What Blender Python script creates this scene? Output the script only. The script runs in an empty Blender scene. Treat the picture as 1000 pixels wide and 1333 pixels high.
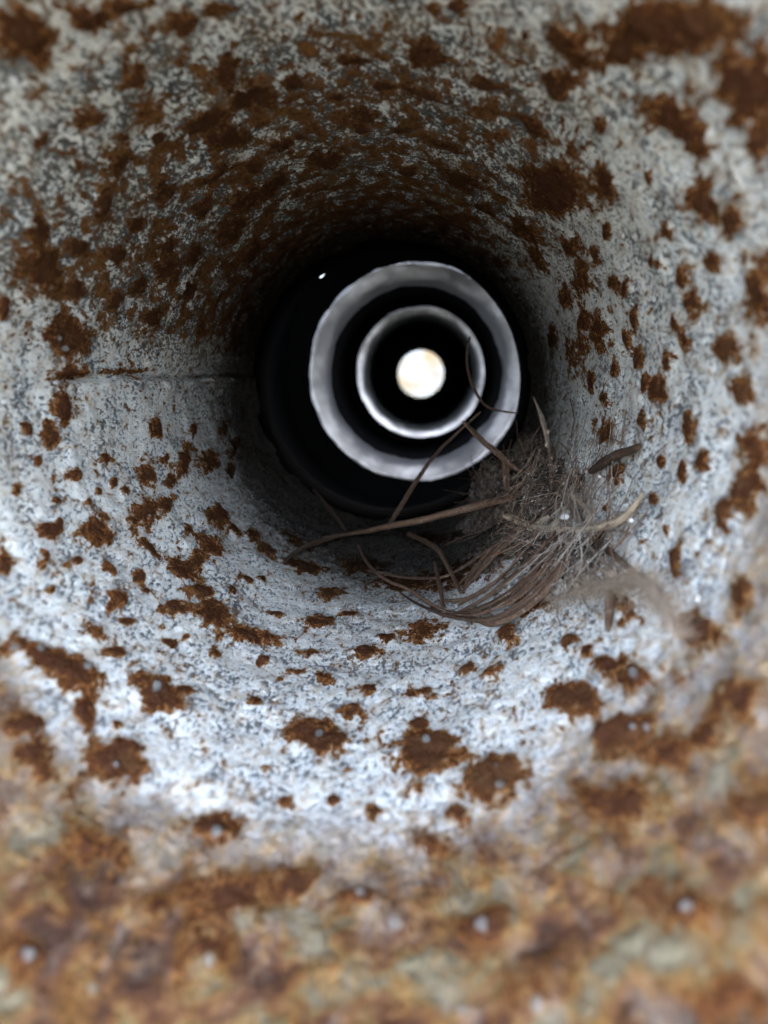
import bpy, bmesh, math, random
import numpy as np
from mathutils import Vector

random.seed(7)
rng = np.random.default_rng(11)
sc = bpy.context.scene
C = sc.collection
R = 0.04                    # bore radius of the pipe in metres; tables below are in units of R
AX, AZ = -0.215, -0.08       # the pipe's axis passes left of and below the lens (units of R)

# ------------------------------------------------------------------ camera
cam_d = bpy.data.cameras.new('camera')
cam = bpy.data.objects.new('camera', cam_d)
C.objects.link(cam)
cam.location = (0, 0, 0)
cam.rotation_euler = (math.pi / 2 - 0.18776, 0, 0.04960)
cam_d.sensor_fit = 'HORIZONTAL'
cam_d.sensor_width = 36.0
cam_d.lens = 36.0 * 0.95
cam_d.clip_start = 0.002
cam_d.clip_end = 500.0
cam_d.dof.use_dof = True
cam_d.dof.focus_distance = 3.2 * R
cam_d.dof.aperture_fstop = (cam_d.lens / 1000.0) / (0.029 * R)
sc.camera = cam

# ------------------------------------------------------------------ daylight
SUN_EL, SUN_ROT = math.radians(52), math.radians(20)
w = bpy.data.worlds.new('World')
sc.world = w
w.use_nodes = True
wn = w.node_tree
sky = wn.nodes.new('ShaderNodeTexSky')
sky.sky_type = 'NISHITA'
sky.sun_disc = False
sky.sun_elevation = SUN_EL
sky.sun_rotation = SUN_ROT
sky.air_density = 0.6
sky.dust_density = 6.0
sky.ozone_density = 1.0
bg = wn.nodes['Background']
bg.inputs['Strength'].default_value = 0.15
hs = wn.nodes.new('ShaderNodeHueSaturation')      # thin overcast: the blue is washed out
hs.inputs['Saturation'].default_value = 0.60
wn.links.new(sky.outputs[0], hs.inputs['Color'])
wn.links.new(hs.outputs[0], bg.inputs['Color'])
sd = bpy.data.lights.new('sun', 'SUN')
sd.energy = 1.0
sd.angle = math.radians(12)
sd.color = (1.0, 0.95, 0.88)
sun = bpy.data.objects.new('sun', sd)
C.objects.link(sun)
to_sun = Vector((math.sin(SUN_ROT) * math.cos(SUN_EL), math.cos(SUN_ROT) * math.cos(SUN_EL), math.sin(SUN_EL)))
sun.rotation_euler = to_sun.to_track_quat('Z', 'Y').to_euler()
sc.view_settings.view_transform = 'Standard'
sc.view_settings.look = 'None'
sc.view_settings.gamma = 1.0
sc.view_settings.exposure = 6.55
sc.cycles.max_bounces = 12
sc.cycles.diffuse_bounces = 6
sc.cycles.glossy_bounces = 4
sc.cycles.use_denoising = True

# ------------------------------------------------------------------ tables (units of R)
# rust patches on the bore: angle, depth, quadratic form of the patch outline, strength
SPOTS = [[2.2471,1.6379,138.3,-28.82,72.68,1.0],[2.1289,1.741,603.4,95.44,293.7,1.0],[2.035,1.7798,1160.0,773.3,903.2,1.0],[1.8595,1.9538,444.5,163.0,377.9,1.0],[2.1387,2.0458,460.6,-7.514,147.0,1.0],[1.9256,2.2591,304.6,-22.97,72.81,1.0],[1.9469,1.9701,537.7,-78.62,147.1,0.8],[2.2982,2.0391,752.3,166.7,203.4,1.0],[1.7663,2.4633,340.7,43.34,171.8,1.0],[1.9015,2.5015,128.2,40.45,62.36,1.0],[2.0975,2.4635,205.6,61.09,159.3,1.0],[2.219,2.3906,1656.0,135.4,377.1,1.0],[2.039,2.6958,191.3,26.14,45.46,1.0],[2.2867,2.2294,2653.0,665.6,595.5,1.0],[1.5662,2.3868,240.9,-12.32,279.4,1.0],[1.5564,2.8236,211.2,-15.19,97.96,1.0],[1.6435,2.6646,1493.0,-82.01,341.9,1.0],[1.5917,2.9871,523.8,-1.617,360.5,1.0],[1.8995,2.975,189.6,-34.91,151.5,1.0],[1.7691,3.3313,140.7,10.74,36.09,1.0],[2.0385,3.3769,69.45,-17.81,32.21,1.0],[2.3609,2.341,501.0,-48.09,128.2,1.0],[2.4847,2.3856,343.0,-67.05,283.2,1.0],[2.1746,2.9086,246.6,-20.21,122.3,1.0],[2.3466,2.7222,235.3,1.795,118.9,1.0],[2.3165,3.0668,264.4,-7.136,99.43,1.0],[2.5082,2.6877,346.9,98.46,145.9,1.0],[2.3272,3.5083,82.73,8.843,40.75,1.0],[2.5178,3.0378,644.8,-53.57,151.9,1.0],[2.6,3.1854,250.8,-15.35,37.87,1.0],[2.6652,3.5367,303.3,-17.29,82.86,1.0],[2.7014,2.9511,341.1,-9.194,87.47,1.0],[2.6225,2.6542,579.1,15.67,86.17,1.0],[2.644,2.3798,746.6,-1.569,162.6,1.0],[2.7508,2.2135,141.9,-13.76,58.65,1.0],[2.6448,2.1225,538.7,-11.09,162.5,1.0],[2.4202,1.9319,1267.0,43.49,413.4,1.0],[2.7816,2.4794,521.2,-80.33,230.8,1.0],[2.9423,2.4905,130.3,-0.7077,28.58,1.0],[2.8756,2.0717,712.9,-133.9,679.5,1.0],[3.0521,3.0065,2852.0,8.206,9.736,0.7],[3.0642,2.5619,2192.0,-2.131,11.62,0.75],[2.3534,4.0481,150.3,-1.777,31.86,1.0],[2.1884,3.3066,146.7,-13.65,103.5,1.0],[2.0435,3.0677,778.1,141.5,156.1,1.0],[1.8254,2.9589,1349.0,116.4,369.7,1.0],[2.498,3.3341,231.7,-25.04,52.85,1.0],[2.8229,3.2247,241.9,12.56,50.9,1.0],[2.7814,2.7915,482.0,12.75,211.9,1.0],[-3.1092,2.4361,322.5,34.58,204.2,1.0],[-3.0213,2.3348,479.7,74.11,274.5,1.0],[-2.9048,2.6745,1264.0,55.82,284.3,1.0],[-2.8817,2.4122,1857.0,42.07,425.5,1.0],[-2.8092,2.6652,2013.0,562.1,856.7,1.0],[-2.9773,3.2282,374.0,58.38,137.0,1.0],[-2.7972,3.0048,352.3,18.95,63.42,1.0],[-2.8349,3.2605,1433.0,135.4,286.2,1.0],[-2.7896,3.4704,336.4,128.1,80.07,1.0],[-2.736,3.2178,888.1,42.94,133.8,1.0],[-2.7472,3.8683,250.5,10.46,20.61,1.0],[-2.6513,4.1497,529.0,91.31,73.08,1.0],[-2.8001,2.5184,2795.0,68.51,586.9,1.0],[-2.6592,2.8035,290.5,19.06,55.24,1.0],[-2.646,3.0419,619.9,47.99,59.37,1.0],[-2.8158,2.2411,3374.0,-44.74,724.8,1.0],[-2.6823,2.3735,244.8,-5.977,47.72,1.0],[-2.7402,2.1279,1602.0,-216.6,221.0,1.0],[-2.7503,2.1997,2911.0,277.5,934.8,1.0],[-2.4794,3.4995,217.6,5.403,23.93,1.0],[-2.3852,3.179,174.9,13.22,55.9,1.0],[-2.2849,3.7011,436.3,27.66,94.4,1.0],[-2.5372,2.652,224.9,-92.38,334.6,1.0],[-2.3918,2.7627,193.7,-34.76,121.7,1.0],[-2.37,2.9452,735.6,118.8,115.9,1.0],[-2.5449,2.3167,483.2,-28.96,571.5,1.0],[-2.4614,2.4622,1385.0,6.223,443.9,1.0],[-2.6681,2.0258,1599.0,598.5,857.1,1.0],[-2.7004,1.8546,860.0,171.8,419.9,1.0],[-2.5794,1.9808,4776.0,665.9,1735.0,1.0],[-2.296,2.458,427.0,-91.34,200.1,1.0],[-2.1799,2.6148,172.1,-26.54,40.1,1.0],[-1.9974,2.6177,117.2,-53.06,106.8,1.0],[-2.2735,2.7225,646.2,-125.3,124.4,1.0],[-2.4475,2.2266,630.4,-24.11,149.9,1.0],[-2.3668,2.1768,2628.0,-862.0,635.5,1.0],[-2.3993,2.0067,992.4,-149.8,279.6,1.0],[-2.3161,1.9948,1892.0,-442.3,603.3,1.0],[-2.2199,2.2539,1272.0,-156.6,355.5,1.0],[-2.0816,2.3623,1422.0,-280.5,483.3,1.0],[-1.9237,2.4619,2225.0,-75.47,634.2,1.0],[-2.1101,3.222,1248.0,54.85,153.3,1.0],[-1.9701,3.6647,78.9,-34.09,51.64,1.0],[-1.7862,3.3817,176.3,-29.65,66.97,1.0],[-1.7977,2.9846,197.5,-67.03,129.7,1.0],[-1.5658,2.7081,273.0,12.5,245.1,1.0],[-2.4259,1.7517,210.7,-158.4,229.1,1.2],[-2.3432,1.7948,272.8,6.088,139.1,1.0],[-2.1438,1.9518,156.5,4.942,189.7,1.3],[-2.0876,2.0442,1392.0,-328.9,620.8,1.0],[-2.2566,1.6908,1375.0,509.4,483.8,1.0],[-2.1202,1.6028,214.4,-19.3,116.4,1.35],[-2.1753,1.7277,2761.0,-723.1,1437.0,1.0],[-2.3379,1.5016,540.3,-126.2,279.2,1.0],[-2.2878,1.4448,579.2,-115.0,339.8,1.0],[-2.2278,1.4329,1192.0,23.94,678.3,1.0],[-1.6529,2.0189,98.17,22.51,120.5,1.25],[-1.5657,2.2086,439.2,30.05,276.0,1.0],[-1.5258,2.3548,1412.0,120.6,415.1,1.0],[-1.5676,1.688,1782.0,150.4,1376.0,1.0],[-1.6932,1.6701,1576.0,21.91,1136.0,1.0],[-1.3538,2.9165,82.24,19.84,35.64,0.8],[-1.6824,2.4317,213.8,-43.54,230.7,0.75],[-1.0069,2.5295,411.8,6.872,97.78,1.0],[-1.1799,2.3886,835.0,68.49,620.7,1.0],[-1.0965,2.2777,572.8,-100.4,691.5,1.0],[-0.8211,2.1613,614.2,-22.1,157.2,1.0],[-0.8971,1.8589,330.0,131.5,131.8,1.2],[-1.3387,2.2775,166.9,89.92,199.6,0.75],[-1.3439,2.0637,945.5,134.5,341.2,1.0],[-1.3262,1.8967,139.4,31.2,82.58,1.3],[-1.1491,1.6696,129.1,5.705,90.86,1.3],[-1.35,1.7225,1103.0,79.53,245.2,0.75],[-1.2551,1.5781,804.5,232.6,626.5,1.0],[-1.4654,1.6349,2246.0,189.8,389.2,1.0],[-1.829,1.5144,169.7,-22.14,161.4,1.0],[-1.895,2.1393,548.3,-145.6,353.8,0.75],[-1.7845,2.6401,246.0,-121.9,258.0,0.7],[-1.8099,2.4416,414.1,-216.6,445.6,0.7],[-0.7898,2.0252,2031.0,328.8,434.6,1.0],[-0.9298,1.9149,860.4,204.8,269.5,1.0],[-0.8615,1.8397,598.8,57.48,173.0,1.0],[-0.7576,1.8586,661.8,83.26,154.2,1.0],[-0.7168,1.7023,650.3,19.29,161.7,1.0],[-0.8593,1.5853,611.7,27.6,175.3,1.0],[-0.7882,1.5574,370.1,173.9,168.9,1.0],[-0.6687,1.3505,835.2,20.1,321.8,1.0],[-0.528,1.6438,430.1,54.61,104.8,1.0],[-0.6144,2.0687,350.4,22.25,59.71,1.0],[-0.4005,1.5762,820.1,-38.88,265.1,1.0],[-0.682,1.123,347.0,27.42,193.0,1.0],[-0.8689,1.3402,374.0,-0.4895,134.4,1.0],[-0.9355,1.3967,599.0,86.85,264.8,0.9],[-0.5584,1.3396,244.8,29.38,92.38,1.0],[-0.7541,1.4054,498.7,215.4,244.9,1.0],[-0.4312,1.9508,1250.0,-328.1,382.9,1.0],[-0.2637,1.797,698.5,-103.2,263.4,1.0],[-0.1922,1.721,369.5,-15.6,114.4,1.0],[-0.4267,2.5157,1778.0,79.42,192.9,1.0],[-0.4273,2.7408,5483.0,-107.2,611.8,1.0],[0.8175,2.8248,87.57,-3.038,7.822,1.0],[0.6935,2.3742,251.9,62.35,103.1,1.0],[0.4996,1.8646,302.4,37.12,138.0,1.0],[0.424,1.7639,1155.0,44.02,348.4,1.0],[0.6298,2.0779,3287.0,282.9,647.5,1.0],[0.5764,2.6238,2210.0,280.4,316.3,1.0],[0.4034,2.2791,1699.0,245.2,452.9,1.0],[0.3529,2.1319,655.2,82.85,207.3,1.0],[0.2774,2.1066,431.2,37.38,141.6,1.0],[0.1756,2.2275,646.3,44.32,253.7,1.0],[0.2666,2.655,419.4,78.47,150.0,1.0],[0.1237,2.7204,693.8,24.64,175.3,1.0],[0.3789,2.6642,803.6,195.5,233.4,1.0],[0.0251,2.4886,399.2,-2.73,81.2,1.0],[0.0433,2.616,1005.0,-14.88,362.2,1.0],[-0.0559,2.1732,277.5,-34.45,136.5,1.0],[-0.197,2.1421,1214.0,-178.8,414.5,1.0],[-0.0841,2.6146,1451.0,-41.13,259.7,1.0],[-0.1696,3.0942,209.0,2.351,16.39,0.8],[-0.297,2.7484,661.0,0.09264,71.04,1.0],[0.2781,1.7267,128.7,23.96,92.04,1.0],[0.145,1.9198,851.8,-19.66,69.8,1.0],[0.0358,1.8442,606.4,-6.637,165.9,1.0],[-0.0851,1.7373,356.6,4.807,74.48,1.0],[0.2609,3.2032,125.6,18.34,28.83,0.9],[0.4908,3.218,135.3,16.98,15.59,0.8],[0.1672,3.7588,62.4,2.836,7.544,0.75],[0.4255,2.8081,1058.0,84.2,147.7,1.0],[1.3471,2.2809,270.6,-28.11,57.77,1.0],[1.1575,2.3358,325.3,-145.7,266.0,1.0],[0.9725,2.105,373.5,-20.75,136.7,1.0],[0.9912,2.448,525.9,34.15,121.0,1.0],[1.0928,1.9796,7177.0,-11.56,1066.0,1.0],[1.332,2.5847,124.9,3.453,266.0,1.0],[1.2481,3.0614,151.7,-43.93,162.4,1.0],[1.4264,3.5395,349.5,-71.32,126.3,1.0],[1.1781,3.4431,52.0,-8.909,21.31,1.0],[0.8364,2.7488,83.34,-10.71,20.21,1.0],[0.8085,3.5541,107.6,-11.1,23.32,1.0],[0.9885,1.8871,181.1,-19.1,107.7,1.0],[0.813,1.5433,169.2,-89.86,79.43,1.0],[0.6797,1.7906,127.6,-65.57,114.8,1.0],[0.8633,1.724,370.9,-65.63,105.7,1.0],[0.6366,1.4755,179.8,11.88,71.22,1.0],[0.8079,2.1012,1496.0,-14.65,243.7,1.0],[0.5471,1.5103,399.7,137.4,237.4,1.0],[1.273,1.9579,2277.0,-597.6,1141.0,1.0],[1.0368,3.7254,172.8,-55.98,65.27,1.0],[1.3134,4.0389,173.9,-39.6,68.79,1.0],[0.829,4.5844,246.5,-5.417,24.6,1.0],[0.6709,3.7878,222.6,-12.95,33.17,1.0],[1.4832,2.5693,508.9,-84.98,302.4,1.0],[1.4449,2.9693,507.5,-145.8,363.2,1.0],[1.4021,4.8437,96.24,-21.44,45.29,1.0],[-1.2214,1.2041,287.6,84.66,301.8,1.0],[-1.7458,1.1698,237.9,31.97,165.1,0.85],[-1.7394,1.3139,112.8,2.397,105.5,0.9],[-0.9136,1.1191,358.1,131.0,309.0,1.0],[-0.8606,1.0274,522.8,175.6,470.7,0.9],[-2.0292,1.0415,393.3,19.11,404.3,0.8],[-1.4698,1.3341,433.1,82.16,613.8,1.0],[-1.6067,1.3842,251.5,20.1,226.6,0.8],[-2.0412,1.3162,152.2,-46.81,157.0,0.75],[-1.1409,1.0494,182.8,56.14,211.3,0.7],[-1.8846,1.2636,285.4,-11.19,270.4,0.6],[-1.3225,1.4862,272.2,97.18,333.4,0.7],[-2.1626,1.4072,276.1,-28.37,182.6,0.7],[-0.8586,0.8758,278.6,72.8,304.4,0.7],[-1.6877,4.0268,32.71,-0.7478,18.63,0.72],[-1.457,3.6519,27.2,7.552,19.84,0.75],[-0.9582,3.5506,19.24,0.4288,6.77,0.75],[-1.1739,3.5593,53.52,18.77,26.2,0.75],[-0.8502,2.6509,106.9,17.5,71.1,0.8],[-0.7015,2.9442,115.3,11.41,22.6,0.75],[-2.119,4.0845,56.76,0.8025,20.18,0.7],[-1.2828,4.5898,36.01,16.87,14.02,0.75],[-2.1636,3.6185,252.7,22.31,177.1,1.0],[-2.3714,3.5562,479.7,-24.07,194.2,1.0],[-2.1646,3.1182,651.4,-117.3,423.9,1.0],[-1.9669,2.9261,541.1,-131.5,507.9,1.0],[-2.1826,2.9082,1018.0,-58.23,386.8,1.0],[-1.6696,3.1543,355.8,-86.22,351.7,1.0],[-1.4984,2.8745,392.5,93.09,500.9,1.0],[-2.5011,3.094,1102.0,31.8,153.4,1.0],[-2.7642,2.7281,2077.0,274.9,550.1,1.0],[-2.7759,2.4115,4118.0,116.6,936.7,1.0],[-2.9281,3.7727,594.1,104.1,112.7,1.0],[-2.8844,4.331,618.3,125.4,80.15,1.0],[-2.7748,4.4576,452.6,66.17,35.24,1.0],[-2.9504,2.2237,2929.0,359.1,1296.0,1.0],[-3.0494,2.1981,1876.0,131.3,790.7,1.0],[-2.8789,2.0504,2606.0,208.4,980.4,1.0],[-2.6162,2.1847,4203.0,-322.0,866.4,1.0],[-2.6354,2.4399,2372.0,543.9,764.1,1.0],[-2.4054,2.4174,4280.0,-439.4,859.0,1.0],[-2.1977,2.3403,3431.0,-582.2,958.5,1.0],[0.4818,2.1376,1249.0,86.72,501.9,1.0],[0.2306,2.2847,1075.0,146.8,464.2,1.0],[0.4251,2.3418,2337.0,310.8,548.3,1.0],[0.1183,2.3891,1226.0,34.64,388.1,1.0],[0.211,2.8364,703.0,112.1,260.7,1.0],[0.0984,3.0439,550.2,26.58,197.4,1.0],[-0.0283,3.1571,690.1,-19.21,123.1,1.0],[0.0314,3.4533,420.9,-2.708,86.65,1.0],[0.3113,3.459,421.7,74.79,82.55,1.0],[0.5426,2.8714,671.6,31.57,150.1,1.0],[0.6294,3.1462,424.2,10.31,67.62,1.0],[0.4436,3.6852,276.8,39.11,50.37,1.0],[0.2804,4.289,204.6,27.35,26.69,1.0],[-0.153,2.0036,1277.0,-76.14,360.7,1.0],[0.3597,1.9237,1571.0,99.29,467.2,1.0],[-0.1956,2.3575,1921.0,-210.5,506.2,1.0],[-0.3161,2.311,2526.0,-233.0,521.3,1.0],[-0.3724,2.0954,3168.0,-347.9,740.4,1.0]]
# bare metal nipples in the middle of rust patches
DOTS = [[-1.2243,1.2051,3288.0,395.6,1893.0,1.0],[-1.3943,1.2485,3033.0,375.7,1723.0,1.0],[-1.7349,1.1328,3008.0,413.9,2196.0,1.0],[-1.1479,1.0073,3844.0,473.2,2958.0,1.0],[-2.0292,1.0415,3049.0,461.4,2725.0,1.0],[-0.8589,1.0311,3979.0,388.1,2716.0,1.0],[-1.4701,1.3386,4759.0,572.2,2447.0,1.0],[-1.3489,1.366,4642.0,542.5,2225.0,1.0],[-1.8216,1.4886,2222.0,243.7,1038.0,1.0],[-1.1353,1.6998,16440.0,1619.0,4959.0,1.0],[-1.1356,1.6102,5911.0,600.2,1969.0,1.0],[-1.6548,2.0328,2872.0,251.5,740.8,1.0],[-1.3257,1.9487,4110.0,383.6,1033.0,1.0],[-2.1144,1.5905,8089.0,771.6,3582.0,1.0],[-2.1626,1.9652,2472.0,181.7,758.7,1.0],[-0.7124,1.7131,2810.0,215.3,713.6,1.0],[-0.787,1.5486,9232.0,787.2,2916.0,1.0],[-0.7619,1.5148,9669.0,812.7,3155.0,1.0],[-0.5516,1.4086,6584.0,433.2,2301.0,1.0],[-2.342,1.8381,2851.0,204.5,1016.0,1.0],[-2.4604,1.7478,4023.0,287.4,1597.0,1.0],[-2.5009,1.6812,5677.0,419.2,2431.0,1.0],[-1.2752,1.0464,5962.0,773.0,4445.0,1.0],[-1.9067,1.0335,5975.0,900.9,5273.0,1.0],[2.946,2.4112,10030.0,-39.66,2345.0,1.0],[2.9772,2.454,6175.0,-16.75,1394.0,1.0],[2.9401,2.6544,3692.0,-28.22,713.7,1.0],[-2.6348,2.8023,12160.0,330.6,2061.0,1.0]]
# edge of the heavy rust at the mouth: angle, depth
BAND = [[-2.812,1.723],[-2.532,1.666],[-2.323,1.6],[-2.14,1.556],[-1.893,1.538],[-1.62,1.578],[-1.359,1.547],[-1.168,1.582],[-0.994,1.655],[-0.872,1.696],[-0.762,1.806],[-0.566,1.733],[-0.322,1.789],[-0.062,1.897],[0.213,2.026],[0.427,1.87],[0.655,1.832],[0.855,1.872],[1.089,1.8],[1.242,1.734],[1.44,1.702],[1.754,1.671],[2.054,1.573],[2.184,1.597],[2.396,1.678],[2.711,1.795]]
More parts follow.
